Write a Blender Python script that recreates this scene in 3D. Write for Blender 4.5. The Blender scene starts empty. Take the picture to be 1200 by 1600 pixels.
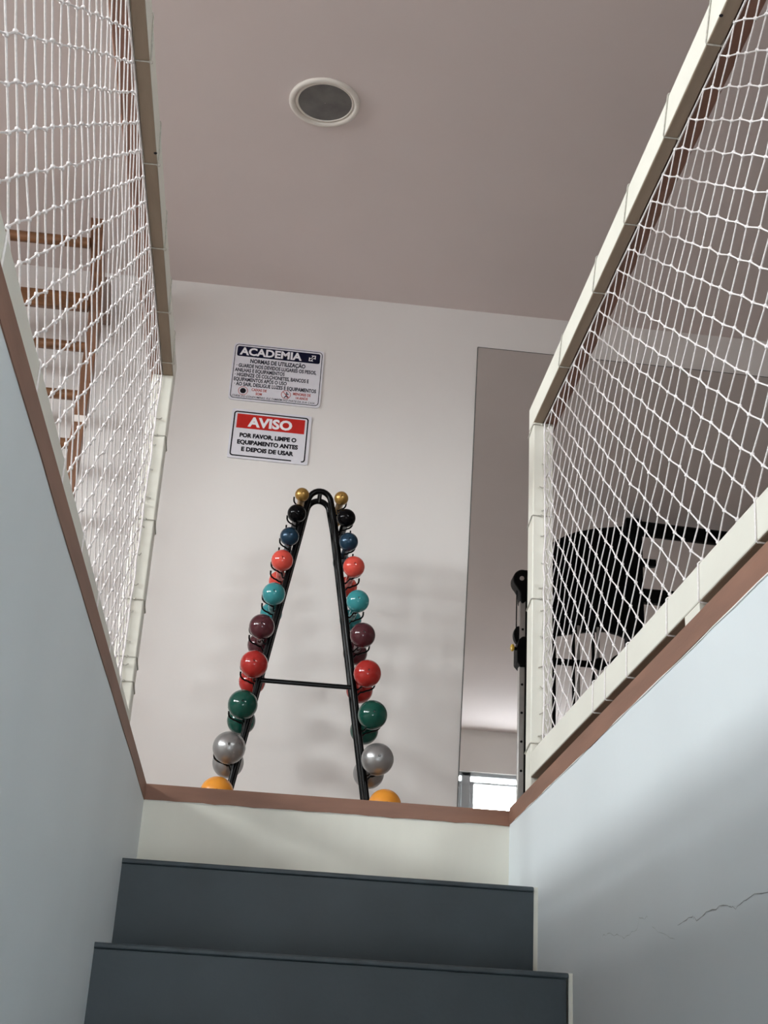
import bpy, bmesh, math, random
from mathutils import Vector, Matrix

random.seed(11)
scene = bpy.context.scene
col = scene.collection

# ------------------------------------------------------------------ camera
cam_data = bpy.data.cameras.new("camera")
cam = bpy.data.objects.new("camera", cam_data)
col.objects.link(cam)
right = Vector((0.99290, -0.10625, 0.05312))
down = Vector((0.09104, 0.39338, -0.91485))
fwd = Vector((0.07630, 0.91320, 0.40025))
right.normalize()
fwd = (fwd - right * fwd.dot(right)).normalized()
up = right.cross(fwd)
M = Matrix((right, up, -fwd)).transposed().to_4x4()
M.translation = Vector((0, 0, -0.622))
cam.matrix_world = M
cam_data.sensor_fit = 'VERTICAL'
cam_data.sensor_height = 36.0
cam_data.lens = 2108.6 / 1600 * 36.0
cam_data.clip_start = 0.05
scene.camera = cam

# ------------------------------------------------------------------ light
world = bpy.data.worlds.new("overcast_sky")
scene.world = world
world.use_nodes = True
wn = world.node_tree
bg = wn.nodes["Background"]
_tc = wn.nodes.new("ShaderNodeTexCoord")
_sx = wn.nodes.new("ShaderNodeSeparateXYZ")
_rp = wn.nodes.new("ShaderNodeValToRGB")
_ma = wn.nodes.new("ShaderNodeMath")
_ma.operation = 'MULTIPLY_ADD'
_ma.inputs[1].default_value = 0.5
_ma.inputs[2].default_value = 0.5
_rp.color_ramp.elements[0].position = 0.47
_rp.color_ramp.elements[0].color = (0.34, 0.345, 0.36, 1)      # ground and buildings
_rp.color_ramp.elements[1].position = 0.51
_rp.color_ramp.elements[1].color = (0.97, 0.985, 1.0, 1)      # overcast sky
wn.links.new(_tc.outputs["Generated"], _sx.inputs[0])
wn.links.new(_sx.outputs["Z"], _ma.inputs[0])
wn.links.new(_ma.outputs[0], _rp.inputs[0])
wn.links.new(_rp.outputs[0], bg.inputs[0])
bg.inputs[1].default_value = 40.0

scene.view_settings.view_transform = 'Standard'
scene.view_settings.look = 'None'
scene.view_settings.gamma = 1.0
scene.view_settings.use_curve_mapping = False
scene.view_settings.exposure = 0.55
try:
    scene.cycles.use_denoising = True
    scene.cycles.max_bounces = 14
    scene.cycles.diffuse_bounces = 10
    scene.cycles.glossy_bounces = 6
    scene.cycles.transparent_max_bounces = 16
    scene.cycles.sample_clamp_indirect = 8.0
except Exception:
    pass

XL, XR = -0.243, 0.582          # faces of the stairwell walls
YL = 3.051                      # landing edge
YB = 4.80                       # far wall
SKEW = 0.0043                   # the stairwell runs a hair off square
ROOM_L, ROOM_R = -4.0, 7.0
ROOM_F = -2.0                   # wall behind the camera
CEIL = 2.436
LOW = -2.63                     # floor of the storey below
STAIR_BACK = -0.75              # end of the opening behind the camera


def portal(name, loc, rot, sx, sy):
    l = bpy.data.lights.new(name, 'AREA')
    l.shape = 'RECTANGLE'
    l.size, l.size_y = sx, sy
    l.cycles.is_portal = True
    o = bpy.data.objects.new(name, l)
    o.location = loc
    o.rotation_euler = rot
    col.objects.link(o)


LEFT_WINS = [(-1.7, -0.4, 1.2, 1.98), (0.1, 1.4, 1.2, 1.98), (1.9, 3.2, 1.2, 1.98)]     # along y, then heights
REAR_WINS = [(1.55, 2.75, 1.45, 2.065)]                                                        # along x, then heights
FILL_WIN = (-0.15, 0.45, -1.75, -0.75)                                                       # unseen window, added at the stair foot to brighten the stairwell
for a, b, z0, z1 in LEFT_WINS:
    portal("sky_portal", (ROOM_L - 0.14, (a + b) / 2, (z0 + z1) / 2), (0, -math.pi / 2, 0), z1 - z0, b - a)
for a, b, z0, z1 in REAR_WINS + [FILL_WIN]:
    portal("sky_portal", ((a + b) / 2, ROOM_F - 0.14, (z0 + z1) / 2), (math.pi / 2, 0, 0), b - a, z1 - z0)


# ------------------------------------------------------------------ materials
def mat(name, c, rough=0.6, metal=0.0, var=0.0, vscale=6.0, bump=0.0, bscale=60.0, coat=0.0, stretch=None, spec=0.5):
    m = bpy.data.materials.new(name)
    m.use_nodes = True
    nt = m.node_tree
    b = nt.nodes["Principled BSDF"]
    b.inputs["Roughness"].default_value = rough
    b.inputs["Metallic"].default_value = metal
    b.inputs["Coat Weight"].default_value = coat
    b.inputs["Specular IOR Level"].default_value = spec
    b.inputs["Base Color"].default_value = (*c, 1)
    tc = nt.nodes.new("ShaderNodeTexCoord")
    src = tc.outputs["Object"]
    if stretch:
        mp = nt.nodes.new("ShaderNodeMapping")
        mp.inputs["Scale"].default_value = stretch
        nt.links.new(src, mp.inputs["Vector"])
        src = mp.outputs["Vector"]
    if var > 0:
        n = nt.nodes.new("ShaderNodeTexNoise")
        n.inputs["Scale"].default_value = vscale
        n.inputs["Detail"].default_value = 5
        nt.links.new(src, n.inputs["Vector"])
        r = nt.nodes.new("ShaderNodeValToRGB")
        lo = [max(0, x * (1 - var)) for x in c]
        hi = [min(1, x * (1 + var)) for x in c]
        r.color_ramp.elements[0].position = 0.3
        r.color_ramp.elements[1].position = 0.7
        r.color_ramp.elements[0].color = (*lo, 1)
        r.color_ramp.elements[1].color = (*hi, 1)
        nt.links.new(n.outputs["Fac"], r.inputs["Fac"])
        nt.links.new(r.outputs["Color"], b.inputs["Base Color"])
    if bump > 0:
        n2 = nt.nodes.new("ShaderNodeTexNoise")
        n2.inputs["Scale"].default_value = bscale
        n2.inputs["Detail"].default_value = 3
        nt.links.new(src, n2.inputs["Vector"])
        bp = nt.nodes.new("ShaderNodeBump")
        bp.inputs["Strength"].default_value = bump
        bp.inputs["Distance"].default_value = 0.002
        nt.links.new(n2.outputs["Fac"], bp.inputs["Height"])
        nt.links.new(bp.outputs["Normal"], b.inputs["Normal"])
    return m


def srgb(r, g, b):
    f = lambda v: (v / 255 / 12.92) if v / 255 <= 0.04045 else ((v / 255 + 0.055) / 1.055) ** 2.4
    return (f(r), f(g), f(b))


W_ROOM = mat("white_wall_paint", (0.755, 0.725, 0.70), 0.75, var=0.02, vscale=2.0, bump=0.08, bscale=90)
W_CEIL = mat("ceiling_paint", (0.75, 0.672, 0.655), 0.85, var=0.02, vscale=1.5)
W_STAIR = mat("stairwell_wall_paint", (0.695, 0.745, 0.765), 0.55, var=0.03, vscale=2.2, bump=0.1, bscale=40, stretch=(1, 1, 0.35))
W_RISER = mat("cream_riser_paint", (0.74, 0.73, 0.65), 0.55, var=0.06, vscale=7.0, bump=0.1, bscale=40, stretch=(1, 1, 0.3))
FLOOR = mat("gym_floor_vinyl", (0.34, 0.285, 0.245), 0.5, var=0.15, vscale=4)
SLATE = mat("slate_step_paint", (0.037, 0.052, 0.062), 0.5, var=0.14, vscale=5.0, bump=0.15, bscale=120)
SLATE_EDGE = mat("worn_step_edge", (0.046, 0.062, 0.072), 0.5, var=0.3, vscale=18.0, bump=0.15, bscale=90)
TRIM = mat("brown_floor_edging", (0.235, 0.115, 0.075), 0.5, var=0.16, vscale=9.0, bump=0.15, bscale=50, stretch=(0.5, 0.5, 3))
CAULK = mat("white_sealant", (0.8, 0.78, 0.74), 0.7, var=0.06, vscale=20)
CREAM = mat("cream_rail_paint", (0.78, 0.77, 0.69), 0.45, var=0.04, vscale=4.0, bump=0.06, bscale=50)
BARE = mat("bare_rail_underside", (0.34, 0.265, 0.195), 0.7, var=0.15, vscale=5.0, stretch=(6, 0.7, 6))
BROWN_RAIL = mat("brown_rail_timber", (0.27, 0.14, 0.10), 0.55, var=0.2, vscale=6.0, stretch=(8, 0.6, 8))
CORD = mat("white_net_cord", (0.86, 0.82, 0.82), 0.6, var=0.08, vscale=300.0)
LASH = mat("grey_lashing_cord", (0.50, 0.48, 0.43), 0.7, var=0.15, vscale=200.0)
WOOD = mat("varnished_pine", (0.20, 0.085, 0.032), 0.35, var=0.35, vscale=5.0, stretch=(3, 8, 8), coat=0.3)
WOOD_POST = mat("varnished_pine_upright", (0.20, 0.092, 0.048), 0.4, var=0.28, vscale=5.0, stretch=(10, 10, 1), coat=0.2)
BLACK = mat("black_enamel", (0.002, 0.002, 0.0023), 0.25, var=0.2, vscale=10, spec=0.14)
BLACK_MATT = mat("black_machine_paint", (0.003, 0.003, 0.0036), 0.5, var=0.2, vscale=8, spec=0.12)
CHROME = mat("brushed_steel", (0.55, 0.54, 0.53), 0.35, metal=0.9, var=0.06, vscale=30)
GREY_STEEL = mat("grey_guide_rod", (0.42, 0.41, 0.40), 0.4, metal=0.6, var=0.06, vscale=30)
YELLOW = mat("yellow_plastic", (0.72, 0.45, 0.03), 0.4, var=0.06, vscale=30)
ALU = mat("grey_window_aluminium", (0.42, 0.45, 0.47), 0.4, metal=0.3, var=0.04, vscale=10)
PLATE = mat("white_sign_plate", (0.72, 0.71, 0.76), 0.4, var=0.02, vscale=30)
NAVY = mat("navy_sign_ink", (0.006, 0.007, 0.026), 0.45, var=0.1, vscale=40, spec=0.12)
RED_INK = mat("red_sign_ink", (0.50, 0.025, 0.02), 0.45, var=0.08, vscale=40, spec=0.12)
BLACK_INK = mat("black_sign_ink", (0.012, 0.011, 0.016), 0.45, var=0.1, vscale=40, spec=0.12)
WHITE_INK = mat("white_sign_ink", (0.84, 0.82, 0.86), 0.45, var=0.02, vscale=40)
PINK_INK = mat("faded_red_ink", (0.50, 0.10, 0.085), 0.5, var=0.1, vscale=40)
GREY_INK = mat("grey_sign_ink", (0.03, 0.03, 0.045), 0.5, var=0.1, vscale=40, spec=0.12)
LAMP_RING = mat("white_lamp_ring", (0.80, 0.76, 0.70), 0.35, var=0.02, vscale=20)
LAMP_DARK = mat("unlit_lamp_lens", (0.12, 0.113, 0.105), 0.35, var=0.35, vscale=14.0)
CRACK = mat("plaster_crack", (0.30, 0.32, 0.32), 0.9, var=0.3, vscale=60)
CRACK_FAINT = mat("faint_plaster_crack", (0.55, 0.59, 0.59), 0.9, var=0.2, vscale=60)
TAPE = mat("white_tape", (0.80, 0.74, 0.70), 0.6, var=0.05, vscale=60)

MIRROR = bpy.data.materials.new("mirror_silvering")
MIRROR.use_nodes = True
_b = MIRROR.node_tree.nodes["Principled BSDF"]
_b.inputs["Metallic"].default_value = 1.0
_b.inputs["Roughness"].default_value = 0.01
_b.inputs["Base Color"].default_value = (0.87, 0.88, 0.87, 1)

GLASS = bpy.data.materials.new("window_glass")
GLASS.use_nodes = True
_t = GLASS.node_tree
_t.nodes.remove(_t.nodes["Principled BSDF"])
_tr = _t.nodes.new("ShaderNodeBsdfTransparent")
_tr.inputs[0].default_value = (0.95, 0.97, 0.97, 1)
_gl = _t.nodes.new("ShaderNodeBsdfGlossy")
_gl.inputs["Roughness"].default_value = 0.02
_mx = _t.nodes.new("ShaderNodeMixShader")
_mx.inputs[0].default_value = 0.06
_t.links.new(_tr.outputs[0], _mx.inputs[1])
_t.links.new(_gl.outputs[0], _mx.inputs[2])
_t.links.new(_mx.outputs[0], _t.nodes["Material Output"].inputs[0])


# ------------------------------------------------------------------ mesh helpers
def box(bm, x0, x1, y0, y1, z0, z1):
    vs = [bm.verts.new((x, y, z)) for x in (x0, x1) for y in (y0, y1) for z in (z0, z1)]
    for f in ((0, 1, 3, 2), (4, 6, 7, 5), (0, 4, 5, 1), (2, 3, 7, 6), (0, 2, 6, 4), (1, 5, 7, 3)):
        bm.faces.new([vs[i] for i in f])


def tube(bm, pts, r, n=8, closed=False, caps=True):
    pts = [Vector(p) for p in pts]
    rings = []
    N = len(pts)
    prev = None
    for i, p in enumerate(pts):
        if closed:
            d = pts[(i + 1) % N] - pts[i - 1]
        elif i == 0:
            d = pts[1] - p
        elif i == N - 1:
            d = p - pts[i - 1]
        else:
            d = (pts[i + 1] - p).normalized() + (p - pts[i - 1]).normalized()
        d.normalize()
        if prev is None:
            a = d.cross(Vector((0, 0, 1)))
            if a.length < 1e-3:
                a = d.cross(Vector((1, 0, 0)))
        else:
            a = prev - d * prev.dot(d)
        a.normalize()
        prev = a
        b = d.cross(a)
        rr = r[i] if isinstance(r, (list, tuple)) else r
        rings.append([bm.verts.new(p + (a * math.cos(2 * math.pi * k / n) + b * math.sin(2 * math.pi * k / n)) * rr) for k in range(n)])
    last = N if closed else N - 1
    for i in range(last):
        A, B = rings[i], rings[(i + 1) % N]
        for k in range(n):
            bm.faces.new((A[k], A[(k + 1) % n], B[(k + 1) % n], B[k]))
    if caps and not closed:
        bm.faces.new(rings[0][::-1])
        bm.faces.new(rings[-1])


def sphere(bm, c, r, u=28, v=18):
    bmesh.ops.create_uvsphere(bm, u_segments=u, v_segments=v, radius=r, matrix=Matrix.Translation(c))


def ico(bm, c, r, s=1):
    bmesh.ops.create_icosphere(bm, subdivisions=s, radius=r, matrix=Matrix.Translation(c))


def lathe(bm, prof, c, axis='Z', n=48, close=False):
    """prof = [(radius, height)...] about an axis through c"""
    rings = []
    for r, h in prof:
        ring = []
        for k in range(n):
            a = 2 * math.pi * k / n
            x, y = r * math.cos(a), r * math.sin(a)
            p = {'Z': (x, y, h), 'Y': (x, h, y), 'X': (h, x, y)}[axis]
            ring.append(bm.verts.new(Vector(c) + Vector(p)))
        rings.append(ring)
    for A, B in zip(rings, rings[1:]):
        for k in range(n):
            bm.faces.new((A[k], A[(k + 1) % n], B[(k + 1) % n], B[k]))
    if close:
        bm.faces.new(rings[0][::-1])
        bm.faces.new(rings[-1])


def prism(bm, poly, axis, a, b):
    """poly: list of 2-D points; extruded along axis from a to b"""
    def P(u, v, w):
        return {'X': (w, u, v), 'Y': (u, w, v), 'Z': (u, v, w)}[axis]
    A = [bm.verts.new(P(u, v, a)) for u, v in poly]
    B = [bm.verts.new(P(u, v, b)) for u, v in poly]
    bm.faces.new(A)
    bm.faces.new(B[::-1])
    n = len(poly)
    for i in range(n):
        bm.faces.new((A[i], B[i], B[(i + 1) % n], A[(i + 1) % n]))


def finish(name, bm, m, parent=None, bevel=0.0, smooth=True, origin=None, sharp=35):
    bmesh.ops.remove_doubles(bm, verts=bm.verts, dist=1e-6)
    bmesh.ops.recalc_face_normals(bm, faces=bm.faces)
    if origin is None:
        xs = [v.co for v in bm.verts]
        lo = Vector((min(v.x for v in xs), min(v.y for v in xs), min(v.z for v in xs)))
        hi = Vector((max(v.x for v in xs), max(v.y for v in xs), max(v.z for v in xs)))
        origin = Vector(((lo.x + hi.x) / 2, (lo.y + hi.y) / 2, lo.z))
    origin = Vector(origin)
    bmesh.ops.translate(bm, verts=bm.verts, vec=-origin)
    me = bpy.data.meshes.new(name)
    bm.to_mesh(me)
    bm.free()
    if smooth:
        for p in me.polygons:
            p.use_smooth = True
        me.set_sharp_from_angle(angle=math.radians(sharp))
    me.materials.append(m)
    o = bpy.data.objects.new(name, me)
    col.objects.link(o)
    o.location = origin
    if parent is not None:
        o.parent = parent
        o.location = origin - wloc(parent)
    if bevel > 0:
        md = o.modifiers.new("edge", 'BEVEL')
        md.width = bevel
        md.segments = 2
        md.limit_method = 'ANGLE'
    return o


def wloc(o):
    v = Vector(o.location)
    while o.parent is not None:
        o = o.parent
        v += Vector(o.location)
    return v


def boxobj(name, m, x0, x1, y0, y1, z0, z1, parent=None, bevel=0.0):
    bm = bmesh.new()
    box(bm, x0, x1, y0, y1, z0, z1)
    return finish(name, bm, m, parent, bevel)


def thing(name, label, cat, loc=(0, 0, 0), group=None):
    o = bpy.data.objects.new(name, None)
    o.empty_display_size = 0.1
    col.objects.link(o)
    o.location = loc
    return tag(o, label, cat, group)


def tag(o, label, cat, group=None):
    o["label"] = label
    o["category"] = cat
    if group:
        o["group"] = group
    return o


def struct(o, label=None, cat=None):
    o["kind"] = "structure"
    if label:
        o["label"] = label
    if cat:
        o["category"] = cat
    return o


# ------------------------------------------------------------------ room shell
T = 0.15


def wall_with_openings(name, axis, pos, out, a0, a1, z0, z1, wins, label):
    """axis 'X': wall plane at x = pos running along y; 'Y': plane at y = pos running along x"""
    bm = bmesh.new()
    lo, hi = min(pos, pos + out), max(pos, pos + out)

    def B(u0, u1, w0, w1):
        if axis == 'X':
            box(bm, lo, hi, u0, u1, w0, w1)
        else:
            box(bm, u0, u1, lo, hi, w0, w1)
    cur = a0
    for u0, u1, w0, w1 in wins:
        B(cur, u0, z0, z1)
        B(u0, u1, z0, w0)
        B(u0, u1, w1, z1)
        cur = u1
    B(cur, a1, z0, z1)
    return struct(finish(name, bm, W_ROOM, smooth=False), label, "wall")


wall_with_openings("wall_back", 'Y', YB, T, ROOM_L, ROOM_R, -0.15, CEIL + 0.1, [], "white painted far wall behind the dumbbell rack, carrying the signs")
wall_with_openings("wall_left", 'X', ROOM_L, -T, ROOM_F - T, YB + T, -0.15, CEIL + 0.1, LEFT_WINS, "white outer wall with windows, left of the stairwell")
wall_with_openings("wall_right", 'X', ROOM_R, T, ROOM_F - T, YB + T, -0.15, CEIL + 0.1, [], "plain white side wall beyond the mirror")
wall_with_openings("wall_front", 'Y', ROOM_F, -T, ROOM_L, ROOM_R, -0.15, CEIL + 0.1, REAR_WINS, "white wall with windows seen in the mirror")

bm = bmesh.new()
HX, HY, HR = 0.0226, 3.613, 0.098          # hole for the downlight
o = boxobj("ceiling", W_CEIL, ROOM_L, ROOM_R, ROOM_F, YB, CEIL, CEIL + 0.1)
struct(o, "plain off-white ceiling over the stairwell and gym", "ceiling")
bm.free()

bm = bmesh.new()
box(bm, ROOM_L, XL - 0.012, ROOM_F, YB, -0.14, 0)
box(bm, XR + 0.012, ROOM_R, ROOM_F, YB, -0.14, 0)
box(bm, XL - 0.012, XR + 0.012, YL + 0.012, YB, -0.14, 0)
box(bm, XL - 0.012, XR + 0.012, ROOM_F, STAIR_BACK - 0.01, -0.14, 0)
struct(finish("floor", bm, FLOOR, smooth=False), "gym floor around the stairwell opening", "floor")

# stairwell walls and lower storey
bm = bmesh.new()
prism(bm, [(XL - 0.13, YL + 0.1), (XL, YL + 0.1), (XL, YL), (XL - SKEW * (YL - ROOM_F), ROOM_F), (XL - 0.13, ROOM_F)], 'Z', LOW, -0.02)
struct(finish("wall_stairwell_left", bm, W_STAIR, smooth=False), "pale grey-green stairwell wall on the left of the steps", "wall")
bm = bmesh.new()
prism(bm, [(XR + 0.12, YL + 0.1), (XR, YL + 0.1), (XR, YL), (XR - SKEW * (YL - ROOM_F), ROOM_F), (XR + 0.12, ROOM_F)], 'Z', LOW, -0.02)
wr = struct(finish("wall_stairwell_right", bm, W_STAIR, smooth=False), "pale bluish stairwell wall with a thin crack, right of the steps", "wall")
bm = bmesh.new()
for x0, x1, z0, z1 in ((XL - 0.03, FILL_WIN[0], LOW, -0.15), (FILL_WIN[1], XR, LOW, -0.15), (FILL_WIN[0], FILL_WIN[1], LOW, FILL_WIN[2]), (FILL_WIN[0], FILL_WIN[1], FILL_WIN[3], -0.15)):
    box(bm, x0, x1, ROOM_F - T, ROOM_F, z0, z1)
struct(finish("wall_stairwell_back", bm, W_STAIR, smooth=False), "wall at the foot of the stairs, behind the viewer", "wall")
bm = bmesh.new()
box(bm, XL, XR, YL, YL + 0.1, -0.235, -0.02)
struct(finish("wall_landing_riser", bm, W_RISER, smooth=False), "cream painted riser between the top slate step and the brown edging", "wall")
bm = bmesh.new()
box(bm, XL, XR, ROOM_F, YL, LOW - 0.1, LOW)
struct(finish("floor_lower", bm, FLOOR, smooth=False), "floor of the storey below the stairs", "floor")

# cracks in the right-hand stairwell wall
def crack(name, pts, w, m):
    bm = bmesh.new()
    up_, dn = [], []
    for i, (y, z) in enumerate(pts):
        ww = w * (0.5 + random.random())
        if i in (0, len(pts) - 1):
            ww *= 0.3
        x = XR - SKEW * (YL - y) - 0.0006
        up_.append(bm.verts.new((x, y, z + ww)))
        dn.append(bm.verts.new((x, y, z - ww)))
    for i in range(len(pts) - 1):
        bm.faces.new((up_[i], up_[i + 1], dn[i + 1], dn[i]))
    return finish(name, bm, m, wr, smooth=False)


def jag(pts, n=5, amp=0.0022):
    out = []
    for (a, b), (c, d) in zip(pts, pts[1:]):
        for k in range(n):
            t = k / n
            out.append((a + (c - a) * t + random.uniform(-amp, amp), b + (d - b) * t + random.uniform(-amp, amp)))
    out.append(pts[-1])
    return out


crack("crack", jag([(1.8194, -0.3856), (1.757, -0.3812), (1.7396, -0.3864), (1.6893, -0.3829), (1.6194, -0.383), (1.594, -0.3905), (1.5443, -0.3837), (1.45, -0.3850)]), 0.0005, CRACK)
crack("crack", jag([(2.2189, -0.3569), (2.1601, -0.361), (2.0867, -0.3742), (2.0166, -0.3686), (2.0022, -0.3557), (1.9567, -0.3591)]), 0.0005, CRACK_FAINT)
crack("crack", jag([(1.94, -0.374), (1.8917, -0.3888), (1.8296, -0.4018)]), 0.0005, CRACK_FAINT)

# brown edging round the opening
def edging(name, m, x0, x1, y0, y1, z0, z1, along, label):
    """a slightly uneven wooden strip"""
    bm = bmesh.new()
    n = 30
    rows = []
    for i in range(n + 1):
        t = i / n
        dz = random.uniform(-0.0015, 0.0015)
        if along == 'Y':
            y = y0 + (y1 - y0) * t
            k = SKEW * (YL - y)
            ring = [(x0 - k, y, z0 + dz), (x1 - k, y, z0 + dz), (x1 - k, y, z1), (x0 - k, y, z1)]
        else:
            x = x0 + (x1 - x0) * t
            ring = [(x, y0, z0 + dz), (x, y1, z0 + dz), (x, y1, z1), (x, y0, z1)]
        rows.append([bm.verts.new(p) for p in ring])
    for A, B in zip(rows, rows[1:]):
        for k in range(4):
            bm.faces.new((A[k], A[(k + 1) % 4], B[(k + 1) % 4], B[k]))
    bm.faces.new(rows[0][::-1])
    bm.faces.new(rows[-1])
    return struct(finish(name, bm, m, smooth=False), label, "edging")


ZT0, ZT1 = -0.0335, 0.0015
edging("trim_1", TRIM, XL - 0.020, XL + 0.0015, STAIR_BACK, YL - 0.003, ZT0, ZT1, 'Y', "brown wooden edging along the left side of the stair opening")
t2 = edging("trim_2", TRIM, XR - 0.0015, XR + 0.030, STAIR_BACK, YL - 0.003, ZT0 + 0.003, ZT1 + 0.006, 'Y', "brown wooden edging along the right side of the stair opening")
t3 = edging("trim_3", TRIM, XL - 0.015, XR + 0.02, YL - 0.0028, YL + 0.012, ZT0, ZT1, 'X', "brown wooden edging across the top of the stairs")

def bead(name, pts, parent):
    bm = bmesh.new()
    tube(bm, pts, [0.0013 * (0.5 + random.random()) for _ in pts], 5)
    return finish(name, bm, CAULK, parent)


bead("sealant_bead", [(XR - 0.0005 - SKEW * (YL + 0.3 - 0.08 * i), -0.3 + 0.08 * i, ZT0 + 0.002 + random.uniform(-0.001, 0.001)) for i in range(42)], t2)
bead("sealant_bead", [(XL + 0.01 + 0.04 * i, YL - 0.0005, ZT0 - 0.0005 + random.uniform(-0.001, 0.001)) for i in range(20)], t3)

# ------------------------------------------------------------------ stairs
stairs = struct(thing("staircase", "slate-grey painted steps rising to the landing", "stairs", (0.17, 2.9, LOW)))
Y0, Z0, GO, RISE = 2.728, -0.212, 0.30, 0.187
for k in range(14):
    yn, zt = Y0 - GO * k, Z0 - RISE * k
    zb = max(zt - RISE - 0.02, LOW)
    if zt - 0.01 < LOW + 0.02:
        break
    bm = bmesh.new()
    x0, x1 = XL - 0.006 - SKEW * (YL - yn), 0.5718
    ye = YL if k == 0 else yn + GO + 0.03
    prism(bm, [(yn, zb), (ye, zb), (ye, zt - 0.010), (yn, zt - 0.010)], 'X', x0, x1 - (0.004 if k == 1 else 0.0))
    st = finish("step", bm, SLATE, stairs, bevel=0.001)
    bm = bmesh.new()
    box(bm, x1 + 0.0002, XR + 0.002, yn + 0.002, ye, zb, zt)
    finish("plaster_fillet", bm, W_RISER, st)
    bm = bmesh.new()
    box(bm, x0, x1, yn - 0.004, ye, zt - 0.010, zt)
    finish("tread", bm, SLATE_EDGE, st, bevel=0.003)

# ------------------------------------------------------------------ windows
def window(name, axis, pos, a0, a1, WIN_Z0, WIN_Z1, mullions, label):
    root = struct(thing(name, label, "window", ((a0 + a1) / 2, pos, WIN_Z0) if axis == 'Y' else (pos, (a0 + a1) / 2, WIN_Z0)))
    s = 1 if pos > 0 else -1

    def B(bm, u0, u1, w0, w1, d0, d1):
        if axis == 'Y':
            box(bm, u0, u1, pos - d1, pos - d0, w0, w1)
        else:
            box(bm, pos - d1, pos - d0, u0, u1, w0, w1)
    d0, d1 = 0.03, 0.09
    bm = bmesh.new()
    B(bm, a0, a1, WIN_Z1 - 0.035, WIN_Z1, d0, d1)
    B(bm, a0, a1, WIN_Z0, WIN_Z0 + 0.05, d0, d1)
    B(bm, a0, a0 + 0.05, WIN_Z0, WIN_Z1, d0, d1)
    B(bm, a1 - 0.05, a1, WIN_Z0, WIN_Z1, d0, d1)
    for u in mullions:
        B(bm, u - 0.04, u + 0.04, WIN_Z0, WIN_Z1, d0, d1)
    finish("window_frame", bm, ALU, root, bevel=0.003)
    cuts = [a0] + list(mullions) + [a1]
    zr = WIN_Z1 - 0.087
    for u0, u1 in zip(cuts, cuts[1:]):
        bm = bmesh.new()
        B(bm, u0 + 0.04, u1 - 0.04, zr - 0.012, zr + 0.012, 0.045, 0.075)
        B(bm, u0 + 0.04, u0 + 0.075, WIN_Z0 + 0.05, zr, 0.045, 0.075)
        B(bm, u1 - 0.075, u1 - 0.04, WIN_Z0 + 0.05, zr, 0.045, 0.075)
        B(bm, u0 + 0.04, u1 - 0.04, WIN_Z0 + 0.05, WIN_Z0 + 0.09, 0.045, 0.075)
        sash = finish("sash", bm, ALU, root, bevel=0.002)
        bm = bmesh.new()
        B(bm, u0 + 0.04, u1 - 0.04, WIN_Z0 + 0.05, WIN_Z1 - 0.035, 0.058, 0.062)
        finish("pane", bm, GLASS, sash, smooth=False)
    return root


window("window_1", 'X', ROOM_L, *LEFT_WINS[0], [-1.05], "grey-framed window in the left wall, nearest the stair foot")
window("window_2", 'X', ROOM_L, *LEFT_WINS[1], [0.75], "grey-framed window in the left wall, middle of three")
window("window_3", 'X', ROOM_L, *LEFT_WINS[2], [2.55], "grey-framed window in the left wall, nearest the wall bars")
window("window_4", 'Y', ROOM_F, *REAR_WINS[0], [1.825], "bright grey-framed window low in the mirror")

window("fill_window", 'Y', ROOM_F, *FILL_WIN, [], "small grey-framed window added behind the viewer to brighten the stairwell")

# ------------------------------------------------------------------ mirror
bm = bmesh.new()
poly = [(0.7517, 2.2581), (0.722, -0.02 + 0.12), (4.4, 0.10), (4.4, 2.248)]
prism(bm, poly, 'Y', YB - 0.008, YB - 0.0005)
mir = finish("wall_mirror", bm, MIRROR, smooth=False)
tag(mir, "large frameless mirror panel on the far wall, right of the rack", "mirror")
bm = bmesh.new()
e = 0.0025
prism(bm, [(0.7517 - e, 2.2581 + e), (0.722 - e, 0.10), (0.722, 0.10), (0.7517, 2.2581), (4.4, 2.248), (4.4, 2.248 + e)], 'Y', YB - 0.0085, YB - 0.0005)
finish("mirror_edge", bm, mat("dark_mirror_edge", (0.08, 0.08, 0.075), 0.5, var=0.1), mir, smooth=False)

# ------------------------------------------------------------------ downlight
dl = thing("ceiling_downlight", "round white recessed ceiling downlight with a dark unlit lens", "ceiling light", (HX, HY, CEIL))
bm = bmesh.new()
lathe(bm, [(0.119, 0.0), (0.119, -0.006), (0.114, -0.011), (0.106, -0.011), (0.101, -0.007), (0.099, 0.0)], (HX, HY, CEIL))
finish("trim_ring", bm, LAMP_RING, dl, sharp=60)
bm = bmesh.new()
lathe(bm, [(0.0985, 0.0), (0.0985, -0.003), (0.0965, -0.006), (0.091, -0.006), (0.0895, -0.003), (0.0895, 0.0)], (HX + 0.002, HY - 0.002, CEIL))
finish("lens_ring", bm, LAMP_RING, dl, sharp=60)
bm = bmesh.new()
lathe(bm, [(0.0905, -0.0035), (0.06, -0.0045), (0.03, -0.0055), (0.001, -0.006)], (HX + 0.002, HY - 0.002, CEIL))
finish("lens", bm, LAMP_DARK, dl)

# ------------------------------------------------------------------ net railings
def clip_seg(p, q, y0, y1, z0, z1):
    t0, t1 = 0.0, 1.0
    for a, b, lo, hi in ((p[0], q[0], y0, y1), (p[1], q[1], z0, z1)):
        d = b - a
        if abs(d) < 1e-9:
            if a < lo or a > hi:
                return None
            continue
        u, v = (lo - a) / d, (hi - a) / d
        if u > v:
            u, v = v, u
        t0, t1 = max(t0, u), min(t1, v)
    if t1 - t0 < 1e-3:
        return None
    L = lambda t: (p[0] + (q[0] - p[0]) * t, p[1] + (q[1] - p[1]) * t)
    return L(t0), L(t1)


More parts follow.
